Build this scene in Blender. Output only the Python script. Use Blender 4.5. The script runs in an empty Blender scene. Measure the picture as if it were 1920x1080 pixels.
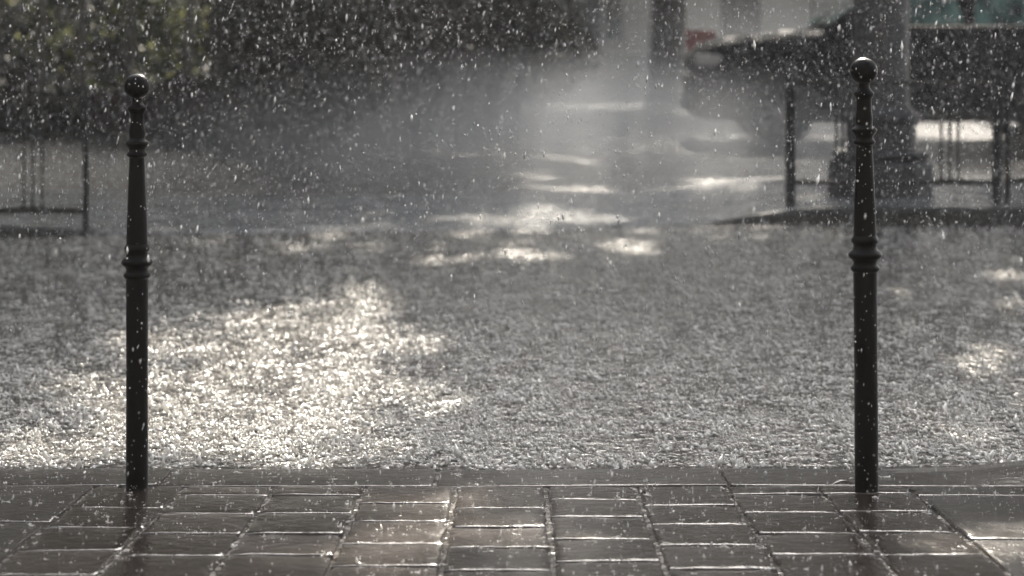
import bpy, bmesh, math, random
import numpy as np
from mathutils import Vector, Matrix
R = math.radians
rng = np.random.default_rng(7)
random.seed(7)
scn = bpy.context.scene
COL = scn.collection

# ------------------------------------------------------------------ camera
FPX, HY, CH = 4000.0, 60.0, 1.24          # focal length in px of a 1920 px frame, horizon row, camera height
cd = bpy.data.cameras.new('camera')
cam = bpy.data.objects.new('camera', cd); COL.objects.link(cam)
cam.location = (0, 0, CH); cam.rotation_euler = (R(90), 0, 0)
cd.sensor_width = 36; cd.lens = 75.0
cd.shift_y = -(540 - HY) / 1920
cd.clip_start = 0.1; cd.clip_end = 500
cd.dof.use_dof = True; cd.dof.focus_distance = 5.6; cd.dof.aperture_fstop = 3.2
cd.dof.aperture_blades = 0
scn.camera = cam

# ------------------------------------------------------------------ light
SUN_EL, SUN_AZ = R(30), R(6)              # behind the street, almost straight ahead
SD = Vector((math.sin(SUN_AZ) * math.cos(SUN_EL), math.cos(SUN_AZ) * math.cos(SUN_EL), math.sin(SUN_EL)))
w = bpy.data.worlds.new('World'); scn.world = w; w.use_nodes = True
nt = w.node_tree; bg = nt.nodes['Background']
sky = nt.nodes.new('ShaderNodeTexSky'); sky.sky_type = 'NISHITA'; sky.sun_disc = False
sky.sun_elevation = SUN_EL; sky.sun_rotation = SUN_AZ; sky.air_density = 1.0; sky.dust_density = 6.0; sky.ozone_density = 0.6
hs = nt.nodes.new('ShaderNodeHueSaturation'); hs.inputs['Saturation'].default_value = 0.32
nt.links.new(sky.outputs[0], hs.inputs['Color']); nt.links.new(hs.outputs[0], bg.inputs['Color'])
bg.inputs['Strength'].default_value = 0.145
sl = bpy.data.lights.new('sun', 'SUN'); sl.energy = 5.0; sl.angle = R(0.6); sl.color = (1.0, 0.91, 0.78)
so = bpy.data.objects.new('sun', sl); COL.objects.link(so)
so.rotation_euler = SD.to_track_quat('Z', 'Y').to_euler()
scn.view_settings.view_transform = 'Standard'; scn.view_settings.look = 'None'
scn.view_settings.gamma = 1.0; scn.view_settings.exposure = 1.4
scn.cycles.use_denoising = True
scn.cycles.max_bounces = 6; scn.cycles.transparent_max_bounces = 8
scn.cycles.volume_bounces = 1; scn.cycles.sample_clamp_indirect = 4.0; scn.cycles.sample_clamp_direct = 12.0
scn.cycles.caustics_reflective = False; scn.cycles.caustics_refractive = False

# ------------------------------------------------------------------ helpers
def X(px, y): return (px - 960) * y / FPX
def D(py, h=0.0): return FPX * (CH - h) / (py - HY)          # distance of a point of height h seen on row py

def new_mat(name, col, rough=0.5, spec=0.5, metallic=0.0, bump=None, var=None, coat=0.0):
    m = bpy.data.materials.new(name); m.use_nodes = True
    n, l = m.node_tree.nodes, m.node_tree.links
    p = n['Principled BSDF']
    p.inputs['Base Color'].default_value = (*col, 1); p.inputs['Roughness'].default_value = rough
    p.inputs['Specular IOR Level'].default_value = spec; p.inputs['Metallic'].default_value = metallic
    if coat:
        p.inputs['Coat Weight'].default_value = coat; p.inputs['Coat Roughness'].default_value = 0.08
    tc = n.new('ShaderNodeTexCoord')
    if var:
        sc, c2 = var
        t = n.new('ShaderNodeTexNoise'); t.inputs['Scale'].default_value = sc; t.inputs['Detail'].default_value = 6
        l.new(tc.outputs['Object'], t.inputs['Vector'])
        r = n.new('ShaderNodeValToRGB'); r.color_ramp.elements[0].position = 0.35; r.color_ramp.elements[1].position = 0.65
        r.color_ramp.elements[0].color = (*col, 1); r.color_ramp.elements[1].color = (*c2, 1)
        l.new(t.outputs['Fac'], r.inputs['Fac']); l.new(r.outputs['Color'], p.inputs['Base Color'])
    if bump:
        prev = None
        for sc, dist in bump:
            t = n.new('ShaderNodeTexNoise'); t.inputs['Scale'].default_value = sc; t.inputs['Detail'].default_value = 2
            l.new(tc.outputs['Object'], t.inputs['Vector'])
            b = n.new('ShaderNodeBump'); b.inputs['Distance'].default_value = dist; b.inputs['Strength'].default_value = 1
            l.new(t.outputs['Fac'], b.inputs['Height'])
            if prev: l.new(prev.outputs['Normal'], b.inputs['Normal'])
            prev = b
        l.new(prev.outputs['Normal'], p.inputs['Normal'])
        if coat: l.new(prev.outputs['Normal'], p.inputs['Coat Normal'])
    return m

def link_mesh(name, verts, faces, mat, parent=None, smooth=False, loc=None):
    me = bpy.data.meshes.new(name)
    me.from_pydata([tuple(v) for v in verts], [], faces); me.update()
    if smooth: me.polygons.foreach_set('use_smooth', [True] * len(me.polygons))
    me.materials.append(mat)
    o = bpy.data.objects.new(name, me); COL.objects.link(o)
    if parent: o.parent = parent
    if loc: o.location = loc
    return o

def np_mesh(name, V, F, mat, parent=None, smooth=False):
    """V (n,3), F (m,k) arrays of equal-sided faces"""
    me = bpy.data.meshes.new(name); V = np.asarray(V, np.float32); F = np.asarray(F, np.int32); m, k = F.shape
    me.vertices.add(len(V)); me.vertices.foreach_set('co', V.ravel())
    me.loops.add(m * k); me.loops.foreach_set('vertex_index', F.ravel())
    me.polygons.add(m); me.polygons.foreach_set('loop_start', np.arange(m, dtype=np.int32) * k)
    if smooth: me.polygons.foreach_set('use_smooth', np.ones(m, bool))
    me.update(); me.validate(); me.materials.append(mat)
    o = bpy.data.objects.new(name, me); COL.objects.link(o)
    if parent: o.parent = parent
    return o

def bm_obj(name, bm, mat, parent=None, smooth=False):
    me = bpy.data.meshes.new(name); bm.to_mesh(me); bm.free()
    if smooth:
        for p in me.polygons: p.use_smooth = True
    me.materials.append(mat)
    o = bpy.data.objects.new(name, me); COL.objects.link(o)
    if parent: o.parent = parent
    return o

def box(bm, x0, x1, y0, y1, z0, z1, bev=0.0, seg=2):
    r = bmesh.ops.create_cube(bm, size=1)
    for v in r['verts']:
        v.co = Vector(((x0 + x1) / 2 + v.co.x * (x1 - x0), (y0 + y1) / 2 + v.co.y * (y1 - y0), (z0 + z1) / 2 + v.co.z * (z1 - z0)))
    if bev:
        es = list({e for v in r['verts'] for e in v.link_edges})
        bmesh.ops.bevel(bm, geom=es, offset=bev, segments=seg, affect='EDGES', profile=0.5)

def lathe(bm, prof, n=32, cx=0, cy=0):
    rings = []
    for r, z in prof:
        if r <= 1e-6: rings.append([bm.verts.new((cx, cy, z))])
        else: rings.append([bm.verts.new((cx + r * math.cos(2 * math.pi * i / n), cy + r * math.sin(2 * math.pi * i / n), z)) for i in range(n)])
    for a, b in zip(rings, rings[1:]):
        for i in range(n):
            j = (i + 1) % n
            if len(a) == 1: bm.faces.new((a[0], b[j], b[i]))
            elif len(b) == 1: bm.faces.new((a[i], a[j], b[0]))
            else: bm.faces.new((a[i], a[j], b[j], b[i]))

def tube(bm, pts, rad, n=8, caps=True):
    pts = [Vector(p) for p in pts]; rads = rad if isinstance(rad, (list, tuple)) else [rad] * len(pts)
    rings = []
    for i, p in enumerate(pts):
        d = (pts[min(i + 1, len(pts) - 1)] - pts[max(i - 1, 0)]).normalized()
        a = d.orthogonal().normalized() if abs(d.z) < 0.9 else (d.cross(Vector((0, 1, 0)))).normalized()
        b = d.cross(a)
        rings.append([bm.verts.new(p + (a * math.cos(2 * math.pi * k / n) + b * math.sin(2 * math.pi * k / n)) * rads[i]) for k in range(n)])
    for a, b in zip(rings, rings[1:]):
        for k in range(n):
            bm.faces.new((a[k], a[(k + 1) % n], b[(k + 1) % n], b[k]))
    if caps:
        bm.faces.new(rings[0][::-1]); bm.faces.new(rings[-1])

def empty(name, loc=(0, 0, 0), rz=0):
    o = bpy.data.objects.new(name, None); COL.objects.link(o); o.location = loc; o.rotation_euler.z = rz
    o.empty_display_size = 0.2
    return o
def tag(o, label=None, cat=None, group=None, kind=None):
    for k, v in (('label', label), ('category', cat), ('group', group), ('kind', kind)):
        if v: o[k] = v
    return o
def kids(o): return [c for c in COL.objects if c.parent == o]
def copy_tree(o, parent=None):
    c = o.copy(); COL.objects.link(c)
    if parent: c.parent = parent
    for ch in kids(o): copy_tree(ch, c)
    return c

# ------------------------------------------------------------------ materials
M = {}
M['iron'] = new_mat('iron', (0.004, 0.0035, 0.0035), 0.3, 0.12, bump=[(60, 0.0012), (260, 0.0008)])
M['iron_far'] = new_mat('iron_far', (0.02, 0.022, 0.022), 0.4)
M['stone_dark'] = new_mat('stone_dark', (0.035, 0.035, 0.037), 0.45, bump=[(30, 0.004)], var=(6, (0.06, 0.06, 0.064)))
M['bark'] = new_mat('bark', (0.035, 0.030, 0.026), 0.8, 0.3, bump=[(18, 0.02)], var=(5, (0.07, 0.062, 0.052)))
M['pale_bark'] = new_mat('pale_bark', (0.20, 0.19, 0.16), 0.7, 0.3, var=(6, (0.12, 0.12, 0.1)))
M['twig'] = new_mat('twig', (0.03, 0.025, 0.02), 0.8)
def leaf_mat(name, a, b, tr=0.35):
    m = new_mat(name, a, 0.45, 0.4, var=(2.2, b)); n, l = m.node_tree.nodes, m.node_tree.links
    p = n['Principled BSDF']; t = n.new('ShaderNodeBsdfTranslucent'); mx = n.new('ShaderNodeMixShader'); mx.inputs[0].default_value = tr
    src = p.inputs['Base Color'].links[0].from_socket
    l.new(src, t.inputs['Color']); l.new(p.outputs[0], mx.inputs[1]); l.new(t.outputs[0], mx.inputs[2])
    l.new(mx.outputs[0], n['Material Output'].inputs['Surface']); return m
M['leaf_green'] = leaf_mat('leaf_green', (0.08, 0.095, 0.04), (0.15, 0.155, 0.07), 0.6)
M['leaf_dark'] = leaf_mat('leaf_dark', (0.022, 0.024, 0.016), (0.045, 0.044, 0.026), 0.25)
M['leaf_brown'] = leaf_mat('leaf_brown', (0.04, 0.028, 0.026), (0.075, 0.05, 0.045), 0.3)
M['leaf_canopy'] = leaf_mat('leaf_canopy', (0.05, 0.07, 0.025), (0.08, 0.1, 0.04), 0.25)
M['plaster'] = new_mat('plaster', (0.34, 0.32, 0.28), 0.8, 0.3, var=(0.8, (0.27, 0.255, 0.225)))
M['dark_render'] = new_mat('dark_render', (0.05, 0.042, 0.036), 0.8, 0.3, var=(1.5, (0.07, 0.06, 0.05)))
M['plinth'] = new_mat('plinth', (0.2, 0.19, 0.17), 0.7, 0.3)
M['dark_wood'] = new_mat('dark_wood', (0.05, 0.04, 0.035), 0.5)
M['glass'] = new_mat('glass', (0.02, 0.025, 0.028), 0.06, 0.6)
M['roofing'] = new_mat('roofing', (0.10, 0.105, 0.11), 0.5)
M['red'] = new_mat('red', (0.36, 0.13, 0.12), 0.6)
M['car_paint'] = new_mat('car_paint', (0.012, 0.013, 0.017), 0.6, 0.08, bump=[(200, 0.001)])
M['car_glass'] = new_mat('car_glass', (0.02, 0.035, 0.04), 0.05, 0.8, var=(3.5, (0.22, 0.42, 0.40)))  # pale teal mottling paints reflections into the glass colour
M['chrome'] = new_mat('chrome', (0.55, 0.58, 0.6), 0.2, metallic=1.0)
M['rubber'] = new_mat('rubber', (0.015, 0.015, 0.015), 0.6)
M['rim'] = new_mat('rim', (0.25, 0.25, 0.26), 0.3, metallic=0.8)
M['lamp_glass'] = new_mat('lamp_glass', (0.5, 0.5, 0.5), 0.1, 0.8)
M['plastic'] = new_mat('plastic', (0.02, 0.02, 0.021), 0.5)
M['curtain'] = new_mat('curtain', (0.25, 0.55, 0.5), 0.7)
M['wet_leaf'] = new_mat('wet_leaf', (0.012, 0.009, 0.007), 0.3)

def water_drop_mat(name, alb, tr):
    m = bpy.data.materials.new(name); m.use_nodes = True
    n, l = m.node_tree.nodes, m.node_tree.links; n.remove(n['Principled BSDF'])
    a = n.new('ShaderNodeBsdfTranslucent'); a.inputs['Color'].default_value = (*alb, 1)
    d = n.new('ShaderNodeBsdfDiffuse'); d.inputs['Color'].default_value = (*alb, 1)
    g = n.new('ShaderNodeBsdfGlossy'); g.inputs['Roughness'].default_value = 0.25; g.inputs['Color'].default_value = (1, 1, 1, 1)
    m1 = n.new('ShaderNodeMixShader'); m1.inputs[0].default_value = tr; l.new(d.outputs[0], m1.inputs[1]); l.new(a.outputs[0], m1.inputs[2])
    m2 = n.new('ShaderNodeMixShader'); m2.inputs[0].default_value = 0.25; l.new(m1.outputs[0], m2.inputs[1]); l.new(g.outputs[0], m2.inputs[2])
    l.new(m2.outputs[0], n['Material Output'].inputs['Surface']); return m
M['drop'] = water_drop_mat('drop', (0.70, 0.71, 0.73), 0.75)
M['spray'] = water_drop_mat('spray', (0.88, 0.87, 0.84), 0.62)

def water_mat(name, dark, pale, foam=0.5, amp=1.0, rough=0.12):
    """rain-beaten water film over a hard surface: choppy normal, pale froth in flecks"""
    m = bpy.data.materials.new(name); m.use_nodes = True
    n, l = m.node_tree.nodes, m.node_tree.links; p = n['Principled BSDF']
    tc = n.new('ShaderNodeTexCoord')
    def noise(sc, det=2, dist=0.0):
        t = n.new('ShaderNodeTexNoise'); t.inputs['Scale'].default_value = sc; t.inputs['Detail'].default_value = det
        t.inputs['Distortion'].default_value = dist; l.new(tc.outputs['Object'], t.inputs['Vector']); return t
    prev = None
    for sc, dist in ((6, 0.020), (19, 0.014), (50, 0.005)):
        t = noise(sc, 1.5, 0.6); b = n.new('ShaderNodeBump'); b.inputs['Distance'].default_value = dist * amp
        l.new(t.outputs['Fac'], b.inputs['Height'])
        if prev: l.new(prev.outputs['Normal'], b.inputs['Normal'])
        prev = b
    l.new(prev.outputs['Normal'], p.inputs['Normal'])
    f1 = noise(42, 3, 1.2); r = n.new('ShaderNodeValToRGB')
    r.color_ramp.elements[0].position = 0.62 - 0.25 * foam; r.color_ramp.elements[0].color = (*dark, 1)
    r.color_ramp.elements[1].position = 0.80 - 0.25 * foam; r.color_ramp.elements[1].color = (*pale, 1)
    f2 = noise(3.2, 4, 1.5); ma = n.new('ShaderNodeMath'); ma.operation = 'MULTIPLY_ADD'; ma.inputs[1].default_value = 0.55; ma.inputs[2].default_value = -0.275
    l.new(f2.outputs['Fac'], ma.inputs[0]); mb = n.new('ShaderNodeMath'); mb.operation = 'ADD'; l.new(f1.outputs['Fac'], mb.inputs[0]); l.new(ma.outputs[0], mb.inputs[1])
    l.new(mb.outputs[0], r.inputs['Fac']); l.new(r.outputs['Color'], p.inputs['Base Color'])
    p.inputs['Roughness'].default_value = rough; p.inputs['Specular IOR Level'].default_value = 0.5
    return m
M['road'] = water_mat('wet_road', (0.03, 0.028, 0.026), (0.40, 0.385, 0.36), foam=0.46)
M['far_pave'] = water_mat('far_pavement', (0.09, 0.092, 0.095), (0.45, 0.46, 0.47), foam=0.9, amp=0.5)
M['gutter'] = water_mat('gutter', (0.03, 0.028, 0.026), (0.09, 0.085, 0.08), foam=0.3, amp=0.35, rough=0.15)

def stone_mat(name, a, b, rough):
    m = bpy.data.materials.new(name); m.use_nodes = True
    n, l = m.node_tree.nodes, m.node_tree.links; p = n['Principled BSDF']
    tc = n.new('ShaderNodeTexCoord')
    at = n.new('ShaderNodeAttribute'); at.attribute_name = 'tone'
    mp = n.new('ShaderNodeMapping'); mp.inputs['Scale'].default_value = (1, 2.2, 1); l.new(tc.outputs['Object'], mp.inputs['Vector'])
    t = n.new('ShaderNodeTexNoise'); t.inputs['Scale'].default_value = 26; t.inputs['Detail'].default_value = 8; t.inputs['Roughness'].default_value = 0.7
    l.new(mp.outputs[0], t.inputs['Vector'])
    ad = n.new('ShaderNodeMath'); ad.operation = 'ADD'; l.new(t.outputs['Fac'], ad.inputs[0]); l.new(at.outputs['Fac'], ad.inputs[1])
    r = n.new('ShaderNodeValToRGB'); r.color_ramp.elements[0].position = 0.3; r.color_ramp.elements[1].position = 0.9
    r.color_ramp.elements[0].color = (*a, 1); r.color_ramp.elements[1].color = (*b, 1)
    l.new(ad.outputs[0], r.inputs['Fac']); l.new(r.outputs[0], p.inputs['Base Color'])
    prev = None
    for sc, dist, det in ((9, 0.002, 2), (30, 0.0022, 4), (75, 0.001, 3), (230, 0.0004, 2)):
        q = n.new('ShaderNodeTexNoise'); q.inputs['Scale'].default_value = sc; q.inputs['Detail'].default_value = det
        l.new(tc.outputs['Object'], q.inputs['Vector'])
        bp = n.new('ShaderNodeBump'); bp.inputs['Distance'].default_value = dist; l.new(q.outputs['Fac'], bp.inputs['Height'])
        if prev: l.new(prev.outputs['Normal'], bp.inputs['Normal'])
        prev = bp
    l.new(prev.outputs['Normal'], p.inputs['Normal'])
    rr = n.new('ShaderNodeMapRange'); rr.inputs['To Min'].default_value = rough * 0.6; rr.inputs['To Max'].default_value = rough * 1.6
    q = n.new('ShaderNodeTexNoise'); q.inputs['Scale'].default_value = 7; l.new(tc.outputs['Object'], q.inputs['Vector'])
    l.new(q.outputs['Fac'], rr.inputs['Value']); l.new(rr.outputs[0], p.inputs['Roughness'])
    p.inputs['Specular IOR Level'].default_value = 0.5
    return m
M['paver'] = stone_mat('paver_stone', (0.024, 0.019, 0.016), (0.075, 0.062, 0.054), 0.13)
M['slab'] = stone_mat('slab_stone', (0.028, 0.025, 0.023), (0.075, 0.067, 0.061), 0.17)
M['joint'] = water_mat('joint', (0.05, 0.045, 0.04), (0.4, 0.37, 0.34), foam=0.6, amp=0.5)  # pale flecks stand in for glints of water in the joints

# ------------------------------------------------------------------ near pavement, sloping down to the kerb
def pz(y): return 0.373 - 0.0575 * y if y > 3.6 else 0.166 - 0.01 * (y - 3.6)
KERB_Y = 5.885
def stones(name, cells, mat, bev=0.009, hgt=0.03):
    """cells: x0,x1,y0,y1,dz — stones with rounded rims, each very slightly tilted; one mesh"""
    V, F, T = [], [], []
    prof = [(0.0, -hgt), (0.0, -bev), (bev * 0.12, -bev * 0.45), (bev * 0.45, -bev * 0.12), (bev, 0.0), (bev * 2.5, 0.0006)]
    m_ = 7; N4 = 4 * m_
    prof = prof + [(None, 0.0008)]
    for (x0, x1, y0, y1, dz) in cells:
        tx, ty = random.gauss(0, 0.006), random.gauss(0, 0.006); tone = random.uniform(-0.18, 0.18)
        cx, cy = (x0 + x1) / 2, (y0 + y1) / 2; hx, hy = (x1 - x0) / 2, (y1 - y0) / 2; b0 = len(V)
        wob = [random.gauss(0, .0013) + (random.random() < .10) * random.uniform(.002, .006) for _ in range(N4)]   # worn, chipped arris
        dep = [1 + random.uniform(-.45, .8) for _ in range(N4)]
        per = []
        for q in range(4):
            for k in range(m_):
                t = -1 + 2 * k / m_
                per.append(((t, -1), (1, t), (-t, 1), (-1, -t))[q])
        for off, z in prof:
            for k, (u, v) in enumerate(per):
                if off is None: px, py, zq = cx + u * hx * .02, cy + v * hy * .02, z
                else:
                    o_ = off * dep[k] + wob[k]; px = cx + u * (hx - o_); py = cy + v * (hy - o_); zq = z * (dep[k] if z < 0 and z > -hgt else 1)
                V.append((px, py, pz(py) + dz + zq + tx * (px - cx) + ty * (py - cy))); T.append(tone)
        for r in range(len(prof) - 1):
            for k in range(N4):
                a = b0 + r * N4 + k; b = b0 + r * N4 + (k + 1) % N4
                F.append((a, b, b + N4, a + N4))
    o = np_mesh(name, np.array(V), np.array(F), mat, smooth=True)
    at = o.data.attributes.new('tone', 'FLOAT', 'POINT'); at.data.foreach_set('value', np.array(T, np.float32))
    return o
J = 0.004
cells = []
colx = [-1.09 + 0.2355 * i for i in range(10)]            # joints -1.09 ... 1.03
for i in range(9):
    y = 2.2 + random.uniform(0, 0.2)
    off = {4: 4.43, 5: 4.58, 6: 4.45}.get(i, 4.40 + random.uniform(0, 0.27))
    y = off - 0.275 * 8
    while y < 5.585:
        y1 = min(y + 0.275 + random.uniform(-.012, .012), 5.59)
        if 5.59 - y1 < 0.09: y1 = 5.59
        if y1 - y > 0.03: cells.append((colx[i] + J, colx[i + 1] - J, y + J * 0.8, y1 - J * 0.8, random.uniform(-.0012, .0012)))
        y = y1
tag(stones('paving_stones', cells, M['paver']), kind='structure')
cells = []
for side in (-1, 1):
    xs = [-1.09 - 0.47 * i for i in range(9)] if side < 0 else [1.03 + 0.47 * i for i in range(9)]
    for a, b in zip(xs, xs[1:]):
        x0, x1 = min(a, b), max(a, b); y = 1.9 + random.uniform(0, .5)
        while y < 5.58:
            y1 = min(y + 0.62, 5.59)
            if 5.59 - y1 < 0.15: y1 = 5.59
            cells.append((x0 + J, x1 - J, y + J, y1 - J, random.uniform(-.001, .001))); y = y1
x = -5.2                                                     # kerb stones, laid lengthwise
while x < 5.2:
    ln = random.uniform(0.62, 0.78)
    cells.append((x + J, x + ln - J, 5.59 + J, KERB_Y, 0.0)); x += ln
tag(stones('pavement_slabs', cells, M['slab'], bev=0.007, hgt=0.05), kind='structure')
ys = np.array([-4, 0, 1.8, 3.6, 5.0, 5.5, 5.87]); xs = np.linspace(-6, 6, 25)
V = [(x, y, pz(y) - 0.0065) for y in ys for x in xs]; nx = len(xs)
F = [(j * nx + i, j * nx + i + 1, (j + 1) * nx + i + 1, (j + 1) * nx + i) for j in range(len(ys) - 1) for i in range(nx - 1)]
tag(link_mesh('pavement', V, F, M['joint']), kind='structure')
# smooth pavement behind the camera
tag(link_mesh('pavement_behind', [(-6, -4, .235), (6, -4, .235), (6, 1.9, pz(1.9) + .001), (-6, 1.9, pz(1.9) + .001)], [(0, 1, 2, 3)], M['slab']), kind='structure')

# raised end of the kerb where the crossing stops, right
bm = bmesh.new()
prof = [(1.02, 0.0), (1.22, 0.006), (1.45, 0.028), (1.8, 0.07), (2.4, 0.10), (5.2, 0.10)]
rows = []
for xx, h in prof:
    rows.append([bm.verts.new((xx, 5.56 if xx > 1.1 else 5.7, pz(5.6) - .006)), bm.verts.new((xx, 5.74, pz(5.74) + h * .85)), bm.verts.new((xx, 5.80, pz(5.80) + h)), bm.verts.new((xx, 5.90, pz(5.88) + h - .004)), bm.verts.new((xx, 5.915, -0.01))])
for a, b in zip(rows, rows[1:]):
    for k in range(4): bm.faces.new((a[k], b[k], b[k + 1], a[k + 1]))
tag(bm_obj('kerb', bm, M['slab'], smooth=True), kind='structure')

# ------------------------------------------------------------------ road, gutter, far pavement, far road
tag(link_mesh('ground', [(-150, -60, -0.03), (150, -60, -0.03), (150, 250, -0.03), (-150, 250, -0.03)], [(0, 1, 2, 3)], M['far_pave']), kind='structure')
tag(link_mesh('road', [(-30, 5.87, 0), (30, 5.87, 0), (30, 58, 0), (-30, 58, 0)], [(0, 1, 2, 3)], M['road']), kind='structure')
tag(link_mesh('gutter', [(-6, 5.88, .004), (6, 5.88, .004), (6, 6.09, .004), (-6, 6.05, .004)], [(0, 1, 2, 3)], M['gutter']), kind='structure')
def edge_y(x):                      # line of the far kerb
    return 13.35 + 0.13 * x + 0.25 * math.exp(-((x - 1.5) / .8) ** 2)
def step_h(x):
    def sm(a, b, v):
        t = min(1, max(0, (v - a) / (b - a))); return t * t * (3 - 2 * t)
    return 0.0045 + 0.06 * (1 - sm(-3.4, -2.0, x)) + 0.10 * sm(1.1, 2.1, x)
xs = np.linspace(-14, 14, 141); V = []; F = []
for x in xs:
    e, h = edge_y(x), step_h(x)
    V += [(x, e + .06, -0.01), (x, e + .062, h - .012), (x, e + .07, h), (x, e + .15, h), (x, e + 2.8, h), (x, e + 2.95, h), (x, e + 2.965, -0.01)]
for i in range(len(xs) - 1):
    for k in range(6): a = i * 7 + k; F.append((a, a + 7, a + 8, a + 1))
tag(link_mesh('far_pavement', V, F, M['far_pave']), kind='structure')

V = []; F = []
for x in xs:
    e, h = edge_y(x), step_h(x) - .018
    up = h + .021 if h > .006 else -.006
    V += [(x, e - .01, -0.01), (x, e - .006, min(h, up)), (x, e + .010, up), (x, e + .075, up), (x, e + .08, -.01)]
for i in range(len(xs) - 1):
    for k in range(4): a = i * 5 + k; F.append((a, a + 5, a + 6, a + 1))
M['far_kerb'] = new_mat('far_kerb', (0.035, 0.036, 0.034), 0.5, 0.3, var=(3, (0.06, 0.06, 0.055)))  # dark colour carries the shade on the kerb face
tag(link_mesh('far_kerb', V, F, M['far_kerb']), kind='structure')
# ------------------------------------------------------------------ bollards
def bollard_parts(s, root):
    k = 1 / 723.0
    Z = lambda py: (915 - py) * k
    m1 = bmesh.new()
    lathe(m1, [(0.0285, -0.03), (0.0285, 0.03), (0.0280, 0.30), (0.0285, Z(524)), (0.0285, Z(521))], 40)
    bm_obj('shaft', m1, M['iron'], root, True)
    m2 = bmesh.new()
    lathe(m2, [(0.0285, Z(522)), (0.033, Z(519)), (0.0355, Z(515)), (0.033, Z(511)), (0.0295, Z(509)), (0.028, Z(504)), (0.032, Z(499)),
               (0.039, Z(495)), (0.0415, Z(490)), (0.038, Z(486)), (0.030, Z(482)), (0.0275, Z(476)), (0.0285, Z(471)), (0.0325, Z(467)), (0.033, Z(463)), (0.030, Z(459)), (0.0275, Z(456))], 40)
    bm_obj('middle_collar', m2, M['iron'], root, True)
    m3 = bmesh.new()
    lathe(m3, [(0.0275, Z(456)), (0.0265, Z(420)), (0.0232, Z(360)), (0.0205, Z(310)), (0.0195, Z(294))], 40)
    bm_obj('tapered_neck', m3, M['iron'], root, True)
    m4 = bmesh.new()
    lathe(m4, [(0.0195, Z(294)), (0.0265, Z(290)), (0.0275, Z(287)), (0.025, Z(284)), (0.021, Z(281)), (0.0225, Z(276)), (0.0295, Z(270)), (0.0315, Z(266)), (0.029, Z(263)), (0.0215, Z(260)), (0.020, Z(256))], 40)
    bm_obj('upper_collar', m4, M['iron'], root, True)
    m5 = bmesh.new()
    lathe(m5, [(0.020, Z(256)), (0.0215, Z(246)), (0.0185, Z(232)), (0.018, Z(212)), (0.020, Z(208)), (0.0245, Z(203)), (0.0245, Z(199)), (0.019, Z(195)), (0.0145, Z(190)), (0.013, Z(184)), (0.014, Z(181))], 40)
    bm_obj('finial_neck', m5, M['iron'], root, True)
    m6 = bmesh.new(); r, zc = 0.0335, Z(160)
    lathe(m6, [(r * math.sin(t), zc - r * math.cos(t)) for t in [math.pi * i / 20 for i in range(21)]], 40)
    bm_obj('ball', m6, M['iron'], root, True)
yl = 3468 / 625.0; yr = 3468 / 630.0
b1 = empty('bollard', (X(257, yl), yl, pz(yl))); bollard_parts(1, b1)
tag(b1, 'slim black ball-topped bollard at the left, in front of the sunlit splashing water', 'bollard', 'black ball-topped bollards on the pavement edge')
b2 = copy_tree(b1); b2.location = (X(1625, yr), yr, pz(yr)); b2.scale = (1.07, 1.07, 1.037); b2.rotation_euler.y = R(-0.4)
tag(b2, 'slim black ball-topped bollard at the right, in front of the wide stepped column', 'bollard', 'black ball-topped bollards on the pavement edge')

# ------------------------------------------------------------------ street barriers
def barrier(xa, xb, y, z, top, low, pr, bars, labels, group='metal barriers along the far pavement'):
    root = empty('barrier', (xa, y, z)); ln = xb - xa
    for xx in (0, ln):
        m = bmesh.new(); lathe(m, [(pr, -0.02), (pr, top + .02), (pr * 1.25, top + .03), (pr * 1.2, top + .06), (pr * .6, top + .085), (0, top + .09)], 16, xx, 0)
        bm_obj('post', m, M['iron_far'], root, True)
    for nm, zz in (('top_rail', top), ('lower_rail', low)):
        m = bmesh.new(); box(m, pr * .8, ln - pr * .8, -.012, .012, zz - .017, zz + .017, .004); bm_obj(nm, m, M['iron_far'], root)
    for bx in bars:
        m = bmesh.new(); tube(m, [(bx, 0, low), (bx, 0, top)], .0105 if pr > .03 else .008, 8)
        box(m, bx - .02, bx + .02, -.014, .014, low + .012, low + .03, .003)
        bm_obj('bar', m, M['iron_far'], root)
    return tag(root, labels, 'barrier', group)
def pxs(y, *p): return [X(v, y) for v in p]
yb = 14.1
x1, x2 = pxs(yb, 1482, 1870); tr = [X(v, yb) - x1 for v in (1568, 1580, 1592, 1765, 1781, 1797)]
hb = step_h(3)
B1 = barrier(x1, x2, yb, hb, 0.80, CH - hb - (342 - HY) * yb / FPX, .034, tr, 'dark metal barrier passing in front of the wide stepped column')
B2 = barrier(x2 + .075, 2 * x2 - x1, yb + .03, hb, 0.80, CH - hb - (338 - HY) * yb / FPX, .02, [t for t in tr if t > .2], 'dark metal barrier running out of the picture beside the car, at the right')
yb2 = 12.55; hb2 = step_h(-3.5)
x3, x4 = pxs(yb2, -235, 161)
B3 = barrier(x3, x4, yb2, hb2, 0.78, CH - hb2 - (395 - HY) * yb2 / FPX, .018, [X(v, yb2) - x3 for v in (-150, -133, -116, 45, 62, 79)], 'thin dark metal barrier at the far left beyond the left bollard')

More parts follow.
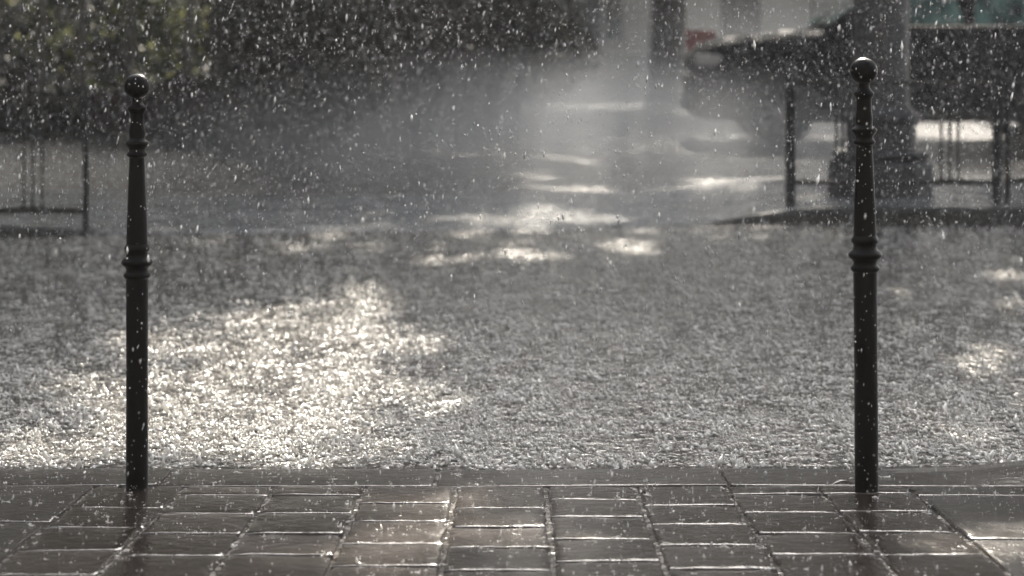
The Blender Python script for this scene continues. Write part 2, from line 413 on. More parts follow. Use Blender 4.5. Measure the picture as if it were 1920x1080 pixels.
# ------------------------------------------------------------------ column on a stepped pedestal
yc = 14.85; xc = X(1652, yc); hp = step_h(3); s = yc / FPX
root = empty('stepped_column', (xc, yc, hp))
def zz(py): return CH - hp - (py - HY) * s
m = bmesh.new(); hw = 100 * s
lathe(m, [(hw, -.01), (hw, zz(312)), (hw * .985, zz(304)), (hw * .9, zz(298)), (0, zz(297))], 12); bm_obj('base_block', m, M['stone_dark'], root)
m = bmesh.new(); lathe(m, [(hw * .78, zz(298)), (hw * .9, zz(292)), (hw * .93, zz(287)), (hw * .9, zz(281)), (hw * .7, zz(278)), (0, zz(277))], 12); bm_obj('ledge', m, M['stone_dark'], root)
m = bmesh.new(); hw2 = 66 * s
lathe(m, [(hw2, zz(279)), (hw2, zz(232)), (hw2 * 1.12, zz(226)), (hw2 * 1.15, zz(216)), (hw2 * .95, zz(208)), (hw2 * .82, zz(198)), (0, zz(196))], 24); bm_obj('drum', m, M['stone_dark'], root, False)
m = bmesh.new(); hw3 = 52 * s
lathe(m, [(hw3 * 1.02, zz(198)), (hw3, zz(180)), (hw3 * .99, zz(0)), (hw3 * .97, 2.2), (hw3 * .97, 3.1)], 24); bm_obj('shaft', m, M['stone_dark'], root, True)
m = bmesh.new(); lathe(m, [(hw3, 3.1), (hw3 * 1.35, 3.14), (hw3 * 1.35, 3.22), (hw3 * .6, 3.5), (0, 3.62)], 24); bm_obj('cap', m, M['stone_dark'], root, True)
tag(root, 'thick dark grey column on a wide stepped base, behind the right bollard', 'column')

# ------------------------------------------------------------------ car (faces left)
def build_car(loc):
    root = empty('parked_car', loc)
    L = 4.6
    # stations: t, half width, sill, shoulder (belt) height, centre height
    st = [(0.00, .62, .42, .70, .74), (.05, .78, .30, .90, .97), (.18, .88, .26, 1.03, 1.08), (.75, .92, .25, 1.07, 1.14), (1.15, .93, .25, 1.10, 1.19),
          (1.6, .93, .25, 1.15, 1.2), (2.6, .93, .25, 1.20, 1.24), (3.6, .93, .25, 1.22, 1.26), (4.2, .91, .27, 1.22, 1.25), (4.5, .86, .32, 1.16, 1.2), (4.6, .74, .42, .98, 1.0)]
    bm = bmesh.new(); rings = []
    for (t, hw, sl_, sh, ch) in st:
        half = [(-hw * .80, sl_ - .03), (-hw * .97, sl_ + .02), (-hw * 1.0, sl_ + .22), (-hw * 1.0, (sl_ + sh) / 2 + .05), (-hw * .985, sh - .12), (-hw * .95, sh - .02), (-hw * .86, sh + .025), (-hw * .5, (sh + 2 * ch) / 3), (0, ch)]
        full = half + [(-a, b) for a, b in half[-2::-1]]
        rings.append([bm.verts.new((t, a, b)) for a, b in full])
    for a, b in zip(rings, rings[1:]):
        n = len(a)
        for i in range(n): bm.faces.new((a[i], b[i], b[(i + 1) % n], a[(i + 1) % n]))
    bm.faces.new(rings[0]); bm.faces.new(rings[-1][::-1])
    bmesh.ops.recalc_face_normals(bm, faces=bm.faces)
    body = bm_obj('body', bm, M['car_paint'], root, True)
    sd = body.modifiers.new('sub', 'SUBSURF'); sd.levels = sd.render_levels = 2
    # cabin
    bm = bmesh.new()
    cs = [(1.35, .80, 1.17, 1.19), (1.72, .76, 1.17, 1.40), (2.10, .72, 1.18, 1.60), (2.35, .69, 1.19, 1.66), (3.0, .68, 1.2, 1.69), (3.8, .66, 1.2, 1.66), (4.2, .66, 1.2, 1.55), (4.42, .70, 1.19, 1.25)]
    rings = []
    for t, hw, z0, z1 in cs:
        b0 = .86
        full = [(-b0, z0 - .06), (-(b0 * .35 + hw * .65) if z1 > 1.3 else -hw, z0 + (z1 - z0) * .6), (-hw, z1 - .04), (-hw * .7, z1), (0, z1 + .02), (hw * .7, z1), (hw, z1 - .04), ((b0 * .35 + hw * .65) if z1 > 1.3 else hw, z0 + (z1 - z0) * .6), (b0, z0 - .06)]
        rings.append([bm.verts.new((t, a, b)) for a, b in full])
    for a, b in zip(rings, rings[1:]):
        for i in range(len(a) - 1): bm.faces.new((a[i], b[i], b[i + 1], a[i + 1]))
    bmesh.ops.recalc_face_normals(bm, faces=bm.faces)
    bm_obj('cabin', bm, M['car_paint'], root, True)
    # windscreen and windows, proud of the cabin
    def pane(nm, pts, mat=M['car_glass'], th=.008):
        b = bmesh.new(); vs = [b.verts.new(p) for p in pts]; f = b.faces.new(vs)
        r = bmesh.ops.extrude_face_region(b, geom=[f]); nrm = f.normal if f.normal.length else Vector((0, -1, 0)); f.normal_update(); nrm = f.normal
        for v in [g for g in r['geom'] if isinstance(g, bmesh.types.BMVert)]: v.co += nrm * th
        bmesh.ops.recalc_face_normals(b, faces=b.faces)
        return bm_obj(nm, b, mat, root)
    pane('windscreen', [(1.36, -.74, 1.225), (1.36, .74, 1.225), (2.06, .63, 1.635), (2.06, -.63, 1.635)], th=.02)
    for sgn in (-1, 1):
        y0, y1 = sgn * .885, sgn * .77
        for a, b, c, d in ((1.84, 2.72, 2.62, 2.16), (2.84, 3.62, 3.56, 2.84), (3.74, 4.2, 4.05, 3.72)):
            pts = [(a, y0, 1.225), (b, y0, 1.235), (c, y1, 1.60), (d, y1, 1.60)]
            if sgn > 0: pts = pts[::-1]
            pane('side_window', pts, th=.012)
        m = bmesh.new(); box(m, 1.62, 4.25, min(sgn * .925, sgn * .90), max(sgn * .925, sgn * .90), 1.195, 1.222, .006); bm_obj('belt_trim', m, M['chrome'], root)
        m = bmesh.new(); box(m, .95, 3.3, min(sgn * .95, sgn * .90), max(sgn * .95, sgn * .90), .27, .36, .02); bm_obj('sill_trim', m, M['plastic'], root)
        for hx in (2.5, 3.45):
            m = bmesh.new(); box(m, hx, hx + .2, min(sgn * .965, sgn * .93), max(sgn * .965, sgn * .93), 1.06, 1.09, .01); bm_obj('door_handle', m, M['car_paint'], root)
        m = bmesh.new(); box(m, 1.78, 1.95, min(sgn * .93, sgn * 1.12), max(sgn * .93, sgn * 1.12), 1.24, 1.40, .03); bm_obj('mirror', m, M['car_paint'], root, True)
        m = bmesh.new(); box(m, 1.60, 1.606, min(sgn * .936, sgn * .90), max(sgn * .936, sgn * .90), .36, 1.19); bm_obj('door_seam', m, M['chrome'], root)  # bright strip stands in for the highlight along the front door edge
        m = bmesh.new(); box(m, 2.76, 2.766, min(sgn * .936, sgn * .90), max(sgn * .936, sgn * .90), .36, 1.19); bm_obj('door_seam', m, M['plastic'], root)
        m = bmesh.new(); box(m, .02, .40, min(sgn * .62, sgn * .86), max(sgn * .62, sgn * .86), .80, .93, .04); bm_obj('headlight', m, M['lamp_glass'], root, True)
        m = bmesh.new(); box(m, 4.42, 4.60, min(sgn * .62, sgn * .86), max(sgn * .62, sgn * .86), .90, 1.06, .04); bm_obj('tail_light', m, M['red'], root, True)
        for wx in (.88, 3.62):
            wroot = empty('wheel', (wx, sgn * .80, .33)); wroot.parent = root
            def ring(prof, mat, nm):
                b = bmesh.new(); n = 36; rr = []
                for r_, yy in prof: rr.append([b.verts.new((r_ * math.cos(2 * math.pi * i / n), yy, r_ * math.sin(2 * math.pi * i / n))) for i in range(n)])
                for p, q in zip(rr, rr[1:]):
                    for i in range(n): b.faces.new((p[i], p[(i + 1) % n], q[(i + 1) % n], q[i]))
                bmesh.ops.recalc_face_normals(b, faces=b.faces)
                return bm_obj(nm, b, mat, wroot, True)
            ring([(.21, -.13), (.30, -.14), (.325, -.11), (.33, 0), (.325, .11), (.30, .14), (.21, .13)], M['rubber'], 'tyre')
            b = bmesh.new()
            for i in range(10):
                a = 2 * math.pi * i / 10
                tube(b, [(0, sgn * .10, 0), (.2 * math.cos(a), sgn * .12, .2 * math.sin(a))], .018, 6)
            bmesh.ops.create_cone(b, cap_ends=True, segments=16, radius1=.05, radius2=.05, depth=.05, matrix=Matrix.Translation((0, sgn * .11, 0)) @ Matrix.Rotation(R(90), 4, 'X'))
            bm_obj('rim', b, M['rim'], wroot)
            # dark arch lip round the wheel
            b = bmesh.new(); n = 24; lip = [(.36, 0), (.40, 0)]
            for i in range(n):
                a0, a1 = math.pi * (i) / n - .12, math.pi * (i + 1) / n - .12
                pts = []
                for r_, a_ in ((.345, a0), (.40, a0), (.40, a1), (.345, a1)): pts.append((wx + r_ * math.cos(a_), .33 + r_ * math.sin(a_)))
                ya, yb_ = sgn * .90, sgn * .945
                va = [b.verts.new((p[0], ya, p[1])) for p in pts]; vb = [b.verts.new((p[0], yb_, p[1])) for p in pts]
                b.faces.new(vb); b.faces.new(va)
                for k in range(4): b.faces.new((va[k], va[(k + 1) % 4], vb[(k + 1) % 4], vb[k]))
            bmesh.ops.recalc_face_normals(b, faces=b.faces)
            bm_obj('wheel_arch', b, M['plastic'], root)
    m = bmesh.new(); box(m, -.03, .12, -.60, .60, .32, .52, .04); bm_obj('bumper', m, M['plastic'], root, True)
    m = bmesh.new(); box(m, -.02, .06, -.42, .42, .60, .72, .02); bm_obj('grille', m, M['plastic'], root, True)
    return root
car = build_car((X(1300, 23.2), 24.1, 0)); car.scale = (1.08, 1.05, 1.08)
tag(car, 'dark car parked side-on with pale window trim, behind the stepped column', 'car')

# ------------------------------------------------------------------ foliage
def leaf_quads(C, size, flat=0.0):
    n = len(C); a = rng.normal(size=(n, 3)); a /= np.linalg.norm(a, axis=1, keepdims=True)
    b = rng.normal(size=(n, 3)); b -= (b * a).sum(1, keepdims=True) * a; b /= np.linalg.norm(b, axis=1, keepdims=True)
    sz = size * rng.uniform(.6, 1.3, (n, 1)); a = a * sz; b = b * sz * .55
    V = np.stack([C - a, C - a * .1 + b, C + a, C - a * .1 - b], 1).reshape(-1, 3)
    return V, np.arange(n * 4).reshape(-1, 4)
def clump_points(n, centre, rad, nc, cr=.32):
    cen = rng.normal(size=(nc, 3)); cen /= np.linalg.norm(cen, axis=1, keepdims=True); cen *= rng.uniform(.35, 1.0, (nc, 1)) ** .6
    idx = rng.integers(0, nc, n); p = rng.normal(size=(n, 3)); p /= np.linalg.norm(p, axis=1, keepdims=True)
    p *= rng.uniform(0, 1, (n, 1)) ** .5 * cr * rng.uniform(.6, 1.3, nc)[idx][:, None]
    return (cen[idx] + p) * np.array(rad) + np.array(centre)
def limbs(bm, base, h, r0, spread, n=7, top=None):
    tube(bm, [(base[0], base[1], base[2] - .1), (base[0], base[1], base[2] + .15), (base[0] + .03, base[1], base[2] + h * .5), (base[0] + .05, base[1] + .05, base[2] + h)], [r0 * 1.35, r0 * 1.05, r0 * .9, r0 * .72], 14)
    for i in range(n):
        a = 2 * math.pi * i / n + random.uniform(-.3, .3); r = spread * random.uniform(.6, .95); z1 = base[2] + h + (top or spread) * random.uniform(.3, .8)
        p0 = Vector((base[0] + .05, base[1] + .05, base[2] + h * random.uniform(.85, 1.0)))
        p2 = Vector((base[0] + r * math.cos(a), base[1] + r * math.sin(a), z1)); p1 = p0.lerp(p2, .45) + Vector((0, 0, .08 * r))
        tube(bm, [p0, p1, p2], [r0 * .5, r0 * .28, r0 * .08], 7)

# ground patches meant to be sunlit; crown leaves over them are left out (picture rows/columns turned into ground points once)
def gpt(px, py, pave=False):
    y = 3468 / (py - 290) if pave else D(py)
    return (X(px, y), y)
polys = [[(-5, -2), (5, -2), (5, 3.9), (-5, 3.9)],
         [gpt(*p) for p in ((-120, 850), (0, 780), (180, 645), (330, 590), (480, 570), (600, 540), (730, 520), (800, 590), (830, 690), (880, 770), (870, 880), (-120, 880))],
         [gpt(*p, pave=True) for p in ((560, 928), (1060, 928), (1080, 1100), (440, 1100))],
         [gpt(*p, pave=True) for p in ((1790, 975), (2050, 955), (2150, 1120), (1740, 1120))]]
ells = []
for (cx, cy, rx, ry) in ((1010, 408, 100, 21), (865, 416, 50, 10), (1090, 303, 40, 7), (1000, 330, 45, 10), (1060, 352, 90, 7), (960, 478, 105, 13), (820, 490, 60, 9), (1210, 470, 60, 17),
                         (1400, 815, 95, 45), (1555, 525, 40, 9), (1380, 352, 110, 17), (1850, 250, 150, 22), (1840, 350, 130, 14), (1800, 560, 60, 30), (1880, 690, 70, 50), (1740, 800, 50, 30)):
    c = gpt(cx, cy); ry_ = abs(gpt(cx, cy - ry)[1] - gpt(cx, cy + ry)[1]) / 2
    ells.append((c[0], c[1], rx * c[1] / FPX, ry_))
def in_poly(P, poly):
    inside = np.zeros(len(P), bool); n = len(poly)
    for i in range(n):
        (xa, ya), (xb, yb_) = poly[i], poly[(i + 1) % n]
        cond = ((ya > P[:, 1]) != (yb_ > P[:, 1])) & (P[:, 0] < (xb - xa) * (P[:, 1] - ya) / (yb_ - ya + 1e-12) + xa)
        inside ^= cond
    return inside
def lit_mask(C):
    t = C[:, 2] / SD.z; G = np.stack([C[:, 0] - SD.x * t, C[:, 1] - SD.y * t], 1)
    G = G + rng.normal(0, .05, G.shape) + np.stack([.12 * np.sin(G[:, 1] * 5.1 + 3 * G[:, 0]) + .06 * np.sin(G[:, 1] * 17 + 2), .16 * np.sin(G[:, 0] * 7.3 + G[:, 1]) + .08 * np.sin(G[:, 0] * 19)], 1)
    lit = np.zeros(len(G), bool)
    for p in polys: lit |= in_poly(G, p)
    for (cx, cy, rx, ry) in ells: lit |= ((G[:, 0] - cx) / rx) ** 2 + ((G[:, 1] - cy) / ry) ** 2 < rng.uniform(.75, 2.0, len(G))
    gx, gy = G[:, 0], G[:, 1]; nz = np.sin(gx * 4.7 + 2 * np.sin(gy * 3.1)) * np.sin(gy * 5.3 + 2 * np.sin(gx * 3.3)) + .5 * np.sin(gx * 11 + 3 * np.sin(gy * 7))
    lit |= (gx > .195 * gy - .15) & (gy > 6) & (gy < 11) & (nz > -.1)          # leaves cut in gaps so sun dapples the right of the road
    return lit & (rng.random(len(G)) < .995)
def street_tree(loc, h, r0, rad, cz, nleaf, label, mat='leaf_canopy', lsize=.17, group='large street trees shading the road'):
    root = empty('street_tree', loc)
    bm = bmesh.new(); limbs(bm, (0, 0, 0), h, r0, rad[0] * .8, 9, rad[2]); bm_obj('trunk', bm, M['bark'], root, True)
    C = clump_points(nleaf, (0, 0, cz), rad, 90, .30) + np.array(loc)
    C = C[(C[:, 2] > h * .8)]; C = C[~lit_mask(C)] - np.array(loc)
    V, F = leaf_quads(C, lsize); np_mesh('crown', V, F, M[mat], root)
    return tag(root, label, 'tree', group)
street_tree((-8.2, 24.5, 0), 5.2, .32, (10.5, 9.0, 2.2), 7.8, 40000, 'farther of the two large street trees past the left picture edge')
street_tree((8.6, 24.0, 0), 5.2, .32, (9.5, 9.0, 2.2), 7.8, 24000, 'farther of the two large street trees past the right picture edge')
street_tree((-5.6, 18.6, 0), 4.6, .26, (6.6, 5.6, 1.6), 6.6, 30000, 'nearer of the two large unseen trees past the left picture edge, added to shade the road')  # extra off-frame tree, its crown added to shade the near road
street_tree((6.6, 19.0, 0), 4.6, .26, (7.0, 5.6, 1.6), 6.6, 30000, 'nearer of the two large unseen trees past the right picture edge, added to shade the road')  # added out of view, like the left one, to shade the near road
yt = D(187)
street_tree((X(1252, yt), yt, 0), 5.5, .34, (8.5, 9, 2.6), 8.6, 26000, 'thick dark tree trunk standing alone in the misty street near the red sign')
street_tree((-4.7, 36, 0), 6.5, .22, (7.5, 7.5, 2.6), 10, 18000, 'dark tree trunk rising from the bushes, first dark trunk right of the left bollard', group='large street trees shading the road')

def bush(loc, rad, n, mat, label, lsize=.07, nc=40, group='bushes in the shade across the road'):
    root = empty('bush', loc)
    bm = bmesh.new()
    for i in range(7):
        a = random.uniform(0, 6.28); r = random.uniform(.3, .8)
        tube(bm, [(0.05 * math.cos(a), .05 * math.sin(a), -.05), (rad[0] * r * .5 * math.cos(a), rad[1] * r * .5 * math.sin(a), rad[2] * .7), (rad[0] * r * math.cos(a), rad[1] * r * math.sin(a), rad[2] * 1.5)], [.03, .02, .006], 5)
    bm_obj('stem', bm, M['twig'], root)
    C = clump_points(n, (0, 0, rad[2]), rad, nc, .36); C = C[C[:, 2] > .02]
    V, F = leaf_quads(C, lsize); np_mesh('foliage', V, F, M[mat], root)
    return tag(root, label, 'bush', group)
bl = [(-3.6, 24.0, 1.1, .8, .36, 'leaf_brown', 'low brownish bush just right of the left bollard top'),
      (-2.35, 23.8, 1.0, .9, .95, 'leaf_dark', 'dark rounded bush, first full-height one right of the left bollard'),
      (-1.6, 27.0, 1.3, 1.1, 1.15, 'leaf_brown', 'reddish brown bush between two darker bushes left of centre'),
      (-.55, 28.5, 1.2, 1.1, 1.1, 'leaf_dark', 'dark olive bush above the pale misty road, left of centre'),
      (-.1, 33.5, 1.3, 1.2, 1.25, 'leaf_dark', 'darkest bush, at the corner where the side street opens'),
      (-3.1, 30.0, 1.1, 1.2, 1.3, 'leaf_dark', 'tall dark bush behind the low brownish bush'),
      (-6.6, 25.2, 1.1, .8, .28, 'leaf_dark', 'low black clipped bush behind the thin left barrier'),
      (-5.2, 25.6, 1.0, .7, .28, 'leaf_dark', 'low black clipped bush between the thin left barrier and the left bollard')]
for (x, y, rx, ry, rz, mt, lb) in bl:
    bush((x, y, 0), (rx, ry, rz), int(5200 * rx * (rz + .3)), mt, lb, .075)
for i, (px, y, rx, rz, mt, lb) in enumerate(((30, 37.2, 2.2, 1.5, 'leaf_dark', 'dark green park bush at the far left edge'),
                                    (215, 37.6, 2.3, 1.7, 'leaf_green', 'lighter green park bush directly above the left bollard'),
                                    (385, 37.9, 1.9, 1.7, 'leaf_green', 'green park bush to the right above the left bollard'),
                                    (560, 50, 2.2, 1.8, 'leaf_brown', 'dull reddish park bush in the upper left background'),
                                    (760, 52, 2.0, 1.7, 'leaf_dark', 'dark park bush in the background left of the pale house wall'))):
    bush((X(px, y), y, 0), (rx, .55, rz), 2300, mt, lb, .12, 60, 'tall bushes in the park behind')
for px, lb in ((77, 'thin pale tree trunk nearest the left edge'), (152, 'thin pale tree trunk just left of the left bollard'), (243, 'thin pale tree trunk right above the ball of the left bollard'), (352, 'thin pale tree trunk just right of the left bollard')):
    y = 35.8; root = empty('young_tree', (X(px, y), y, 0))
    bm = bmesh.new(); limbs(bm, (0, 0, 0), 3.4, .075, 1.2, 6, 1.6); bm_obj('trunk', bm, M['pale_bark'], root, True)
    C = clump_points(2500, (0, 0, 4.6), (1.5, 1.5, 1.3), 25); V, F = leaf_quads(C, .11); np_mesh('crown', V, F, M['leaf_green'], root)
    tag(root, lb, 'tree', 'slender pale-barked trees in the park')

# ------------------------------------------------------------------ houses behind
def house(x0, x1, y, h, label, wall=M['plaster']):
    root = empty('town_house', ((x0 + x1) / 2, y, 0)); w2 = (x1 - x0) / 2
    m = bmesh.new(); box(m, -w2, w2, 0, 9, -.1, h); bm_obj('wall', m, wall, root)
    m = bmesh.new(); box(m, -w2 - .05, w2 + .05, -.08, -.003, -.1, .65, .02); bm_obj('plinth', m, M['plinth'], root)
    m = bmesh.new(); box(m, -w2 - .15, w2 + .15, -.3, 9.2, h, h + .25, .03)
    rf = bm_obj('cornice', m, M['plinth'], root)
    bm = bmesh.new()
    vs = [bm.verts.new(p) for p in ((-w2, -.1, h + .26), (w2, -.1, h + .26), (w2, 9, h + .26), (-w2, 9, h + .26), (-w2 + 1, 2.5, h + 2.6), (w2 - 1, 2.5, h + 2.6), (w2 - 1, 6.5, h + 2.6), (-w2 + 1, 6.5, h + 2.6))]
    for f in ((0, 1, 5, 4), (1, 2, 6, 5), (2, 3, 7, 6), (3, 0, 4, 7), (4, 5, 6, 7)): bm.faces.new([vs[k] for k in f])
    bm_obj('roof', bm, M['roofing'], root)
    nb = max(2, int((x1 - x0) / 3.0))
    for i in range(nb):
        cx = -w2 + (i + .5) * 2 * w2 / nb
        for fl in range(int((h + 1) // 3.2)):
            z0 = .95 + fl * 3.2
            door = fl == 0 and i % 3 == 1
            if door:
                m = bmesh.new(); box(m, cx - .55, cx + .55, -.06, -.004, 0, 2.3, .01); d = bm_obj('door', m, M['dark_wood'], root)
                m = bmesh.new(); box(m, cx - .65, cx + .65, -.11, -.085, 2.31, 2.42, .01); bm_obj('lintel', m, M['plinth'], root); continue
            f = bmesh.new()
            for a in ((cx - .62, cx - .52, z0, z0 + 1.7), (cx + .52, cx + .62, z0, z0 + 1.7), (cx - .52, cx + .52, z0 + 1.6, z0 + 1.7), (cx - .52, cx + .52, z0, z0 + .1), (cx - .03, cx + .03, z0 + .1, z0 + 1.6)):
                box(f, a[0], a[1], -.07, -.003, a[2], a[3])
            wf = bm_obj('window', f, M['plinth'], root)
            m = bmesh.new(); box(m, cx - .52, cx + .52, -.03, -.004, z0 + .1, z0 + 1.6); bm_obj('pane', m, M['glass'], wf)
            m = bmesh.new(); box(m, cx - .7, cx + .7, -.16, -.002, z0 - .1, z0 - .01, .01); bm_obj('sill', m, M['plinth'], wf)
    return tag(root, label, 'house', 'houses closing the view')
house(-30, -8.6, 60, 12.4, 'shaded house behind the green park at the left')
house(-8.4, .4, 61, 12.4, 'shaded house hidden behind the dark bushes left of centre')
house(.6, 8.4, 60, 12.4, 'pale grey house wall behind the thick tree trunk')
house(8.6, 30, 61, 12.4, 'grey house behind the dark car at the right')
hb_ = house(-16, 16, 0, 13, 'tall unseen house behind the camera, added to block skylight from the near side', wall=M['dark_render'])
hb_.location = (0, -4.2, 0); hb_.rotation_euler.z = math.pi  # added behind the camera to cut skylight; dark wall limits bounce onto the bollards
hs_ = house(-15, 15, 0, 10.5, 'tall unseen house past the left picture edge, added to darken the left of the street')
hs_.location = (-13.5, 22, 0); hs_.rotation_euler.z = R(90)  # out of view, added to cut skylight on the left
# red sign
ys_ = 34.0; root = empty('road_sign', (X(1313, ys_), ys_, 0))
m = bmesh.new(); tube(m, [(0, 0, -.05), (0, 0, 1.25)], .03, 10); bm_obj('post', m, M['iron_far'], root)
m = bmesh.new(); box(m, -.24, .24, -.05, -.033, .93, 1.27, .006); bm_obj('panel', m, M['red'], root)
tag(root, 'low pale red sign board between the thick tree trunk and the dark car', 'sign')

# ------------------------------------------------------------------ wet leaves lying by the bollards
for (px, py, ln, wd, rz, lb) in ((1580, 912, .030, .012, .1, 'long dark wet leaf touching the foot of the right bollard'),
                                 (222, 921, .010, .010, .7, 'small black wet leaf left of the foot of the left bollard'),
                                 (1358, 923, .011, .012, 1.2, 'small black wet leaf on a paving joint nearest the right bollard'),
                                 (1204, 931, .009, .012, .4, 'small black wet leaf on a paving joint in the middle of the pavement')):
    y = 3468 / (py - 290)
    bm = bmesh.new(); n = 9; a = []; b = []; c = []
    for i in range(n):
        t = i / (n - 1); wv = math.sin(math.pi * min(1, t * .92 + .04)) * wd; zc = .004 + .006 * math.sin(t * 3.1)
        a.append(bm.verts.new((-ln + 2 * ln * t, -wv, zc + .008 * (wv / wd)))); b.append(bm.verts.new((-ln + 2 * ln * t, 0, zc))); c.append(bm.verts.new((-ln + 2 * ln * t, wv, zc + .006 * (wv / wd))))
    for i in range(n - 1): bm.faces.new((a[i], a[i + 1], b[i + 1], b[i])); bm.faces.new((b[i], b[i + 1], c[i + 1], c[i]))
    o = bm_obj('wet_leaf', bm, M['wet_leaf'], None, True); o.location = (X(px, y), y, pz(y)); o.rotation_euler.z = rz
    tag(o, lb, 'leaf')

# ------------------------------------------------------------------ falling rain
OCT = np.array([(1, 0, 0), (0, 1, 0), (-1, 0, 0), (0, -1, 0), (0, 0, 1), (0, 0, -1)], float)
OF = np.array([(0, 1, 4), (1, 2, 4), (2, 3, 4), (3, 0, 4), (1, 0, 5), (2, 1, 5), (3, 2, 5), (0, 3, 5)])
def octs(P, rx, rz, axis=None):
    n = len(P); V = OCT[None] * np.stack([rx, rx, rz], 1)[:, None, :]
    if axis is not None:                       # shear the long axis
        V[:, :, 0] += V[:, :, 2] * axis[:, 0:1]; V[:, :, 1] += V[:, :, 2] * axis[:, 1:2]
    V = V + P[:, None, :]
    return V.reshape(-1, 3), (OF[None] + 6 * np.arange(n)[:, None, None]).reshape(-1, 3)
N = 760000
yy = 4.3 + rng.random(N) ** 0.9 * 20; xx = rng.uniform(-1, 1, N) * (0.34 * yy + 1.2); zz_ = rng.uniform(.03, 3.0, N)
r = rng.lognormal(math.log(.00096), .45, N); ln = r * np.where(rng.random(N) < .5, rng.uniform(.9, 1.8, N), rng.uniform(2.0, 4.5, N))
V, F = octs(np.stack([xx, yy, zz_], 1), r, ln, rng.normal(0, .10, (N, 2)) + np.array([.10, 0]))
tag(np_mesh('rain', V, F, M['drop'], smooth=True), 'pale falling raindrops filling the air over the street', 'rain', kind='stuff')

# ------------------------------------------------------------------ splashes
def splash_elems(n_s, x, y, z, size):
    """each splash: a jet, a leaning crown of spikes and flung droplets"""
    Ps, rx, rz, ax = [], [], [], []
    def add(px, py, pz_, a, b, sh): Ps.append(np.stack([px, py, pz_], 1)); rx.append(a); rz.append(b); ax.append(sh)
    # a few splashes throw a jet, all raise a low broken rim of water and fling droplets
    h = size * np.where(rng.random(n_s) < .25, rng.uniform(.5, 1.3, n_s), rng.uniform(.1, .3, n_s))
    add(x, y, z + h * .4, size * rng.uniform(.12, .3, n_s), h * .6, rng.normal(0, .3, (n_s, 2)))
    for k in range(4):
        a = rng.uniform(0, 2 * math.pi, n_s); rr = size * rng.uniform(.2, .8, n_s); hh = size * rng.uniform(.08, .32, n_s)
        add(x + rr * np.cos(a), y + rr * np.sin(a), z + hh * .3, size * rng.uniform(.12, .42, n_s), hh * .7, np.stack([np.cos(a), np.sin(a)], 1) * rng.uniform(.2, 1.6, (n_s, 1)))
    for k in range(3):
        a = rng.uniform(0, 2 * math.pi, n_s); rr = size * rng.uniform(.2, 1.8, n_s); q = size * rng.uniform(.06, .17, n_s)
        add(x + rr * np.cos(a), y + rr * np.sin(a), z + size * rng.uniform(.2, 2.2, n_s), q, q * rng.uniform(.8, 1.3, n_s), np.zeros((n_s, 2)))
    return np.concatenate(Ps), np.concatenate(rx), np.concatenate(rz), np.concatenate(ax)
n1 = 34000
y = 1 / rng.uniform(1 / 16.0, 1 / 6.02, n1) ; x = rng.uniform(-1, 1, n1) * (.27 * y + .7)
cl = (np.sin(x * 9.1 + 3 * np.sin(y * 4.3)) * np.sin(y * 7.7 + 2.5 * np.sin(x * 5.9)) + .6 * np.sin(x * 23 + 5 * np.sin(y * 11)) * np.sin(y * 19 + 4 * np.sin(x * 13)))
k_ = (rng.random(n1) < .58 + .38 * cl) & ((y < 13.2 + .13 * x) | (rng.random(n1) < .12)); x, y = x[k_], y[k_]; n1 = len(x)
P, a_, b_, c_ = splash_elems(n1, x, y, np.zeros(n1), np.clip(rng.lognormal(math.log(.0175), .55, n1), .004, .040))
V, F = octs(P, a_, b_, c_)
tag(np_mesh('road_splashes', V, F, M['spray'], smooth=True), 'pale splashes thrown up all over the flooded road', 'splashes', kind='stuff')
n2 = 1500
y = rng.uniform(3.9, 5.88, n2); x = rng.uniform(-1, 1, n2) * (.27 * y + .3)
z = np.array([pz(v) for v in y])
P, a_, b_, c_ = splash_elems(n2, x, y, z, rng.lognormal(math.log(.0055), .45, n2))
V, F = octs(P, a_, b_, c_)
tag(np_mesh('pavement_splashes', V, F, M['spray'], smooth=True), 'small scattered splashes on the wet paving stones', 'splashes', kind='stuff')

# ------------------------------------------------------------------ haze
bm = bmesh.new(); box(bm, -40, 40, -18, 85, -1.1, 17)
hz = bm_obj('haze', bm, bpy.data.materials.new('haze'))
hm = hz.data.materials[0]; hm.use_nodes = True; hn = hm.node_tree.nodes; hn.remove(hn['Principled BSDF'])
pv = hn.new('ShaderNodeVolumePrincipled'); pv.inputs['Color'].default_value = (.93, .95, 1, 1); pv.inputs['Density'].default_value = 0.0008
pv.inputs['Anisotropy'].default_value = 0.1
hm.node_tree.links.new(pv.outputs[0], hn['Material Output'].inputs['Volume'])
tag(hz, 'thin pale rain mist filling the street', 'haze', kind='stuff')

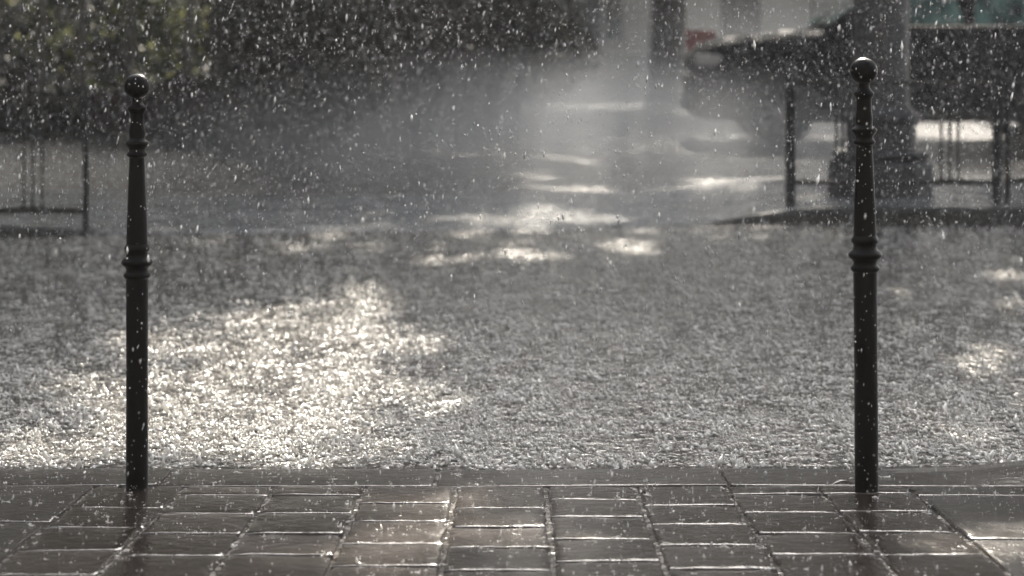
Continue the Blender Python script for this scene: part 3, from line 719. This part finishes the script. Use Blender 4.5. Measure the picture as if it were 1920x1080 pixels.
# ------------------------------------------------------------------ spray blown up from the flooded road, middle distance
def mist(name, x0, x1, y0, y1, z1, dens, label):
    bm = bmesh.new(); r = bmesh.ops.create_icosphere(bm, subdivisions=3, radius=1)
    for v in r['verts']: v.co = Vector((v.co.x * (x1 - x0) / 2, v.co.y * (y1 - y0) / 2, v.co.z * z1))
    m = bpy.data.materials.new(name); m.use_nodes = True; n, l = m.node_tree.nodes, m.node_tree.links; n.remove(n['Principled BSDF'])
    o = bm_obj(name, bm, m); o.location = ((x0 + x1) / 2, (y0 + y1) / 2, .1)
    v = n.new('ShaderNodeVolumePrincipled'); v.inputs['Color'].default_value = (.9, .94, 1, 1); v.inputs['Anisotropy'].default_value = 0.2
    tc = n.new('ShaderNodeTexCoord'); mp = n.new('ShaderNodeMapping'); mp.inputs['Scale'].default_value = (2 / (x1 - x0), 2 / (y1 - y0), 1 / z1)
    l.new(tc.outputs['Object'], mp.inputs['Vector'])
    ln_ = n.new('ShaderNodeVectorMath'); ln_.operation = 'LENGTH'; l.new(mp.outputs[0], ln_.inputs[0])
    mr = n.new('ShaderNodeMapRange'); mr.interpolation_type = 'SMOOTHSTEP'; mr.inputs['From Min'].default_value = 1.0; mr.inputs['From Max'].default_value = 0.1
    mr.inputs['To Min'].default_value = 0; mr.inputs['To Max'].default_value = dens; l.new(ln_.outputs['Value'], mr.inputs['Value'])
    t = n.new('ShaderNodeTexNoise'); t.inputs['Scale'].default_value = .7; t.inputs['Detail'].default_value = 3; l.new(tc.outputs['Object'], t.inputs['Vector'])
    nr = n.new('ShaderNodeMapRange'); nr.inputs['From Min'].default_value = .3; nr.inputs['From Max'].default_value = .7; l.new(t.outputs['Fac'], nr.inputs['Value'])
    mu = n.new('ShaderNodeMath'); mu.operation = 'MULTIPLY'; l.new(mr.outputs[0], mu.inputs[0]); l.new(nr.outputs[0], mu.inputs[1])
    l.new(mu.outputs[0], v.inputs['Density']); l.new(v.outputs[0], n['Material Output'].inputs['Volume'])
    tag(o, label, 'mist', kind='stuff'); return o
mist('spray_mist', -4.6, 4.8, 12.5, 33, 1.1, .30, 'pale spray drifting low over the middle of the flooded street')
mist('spray_mist', -1.5, 9, 27, 46, 2.4, .05, 'thin mist in the side street behind the car')
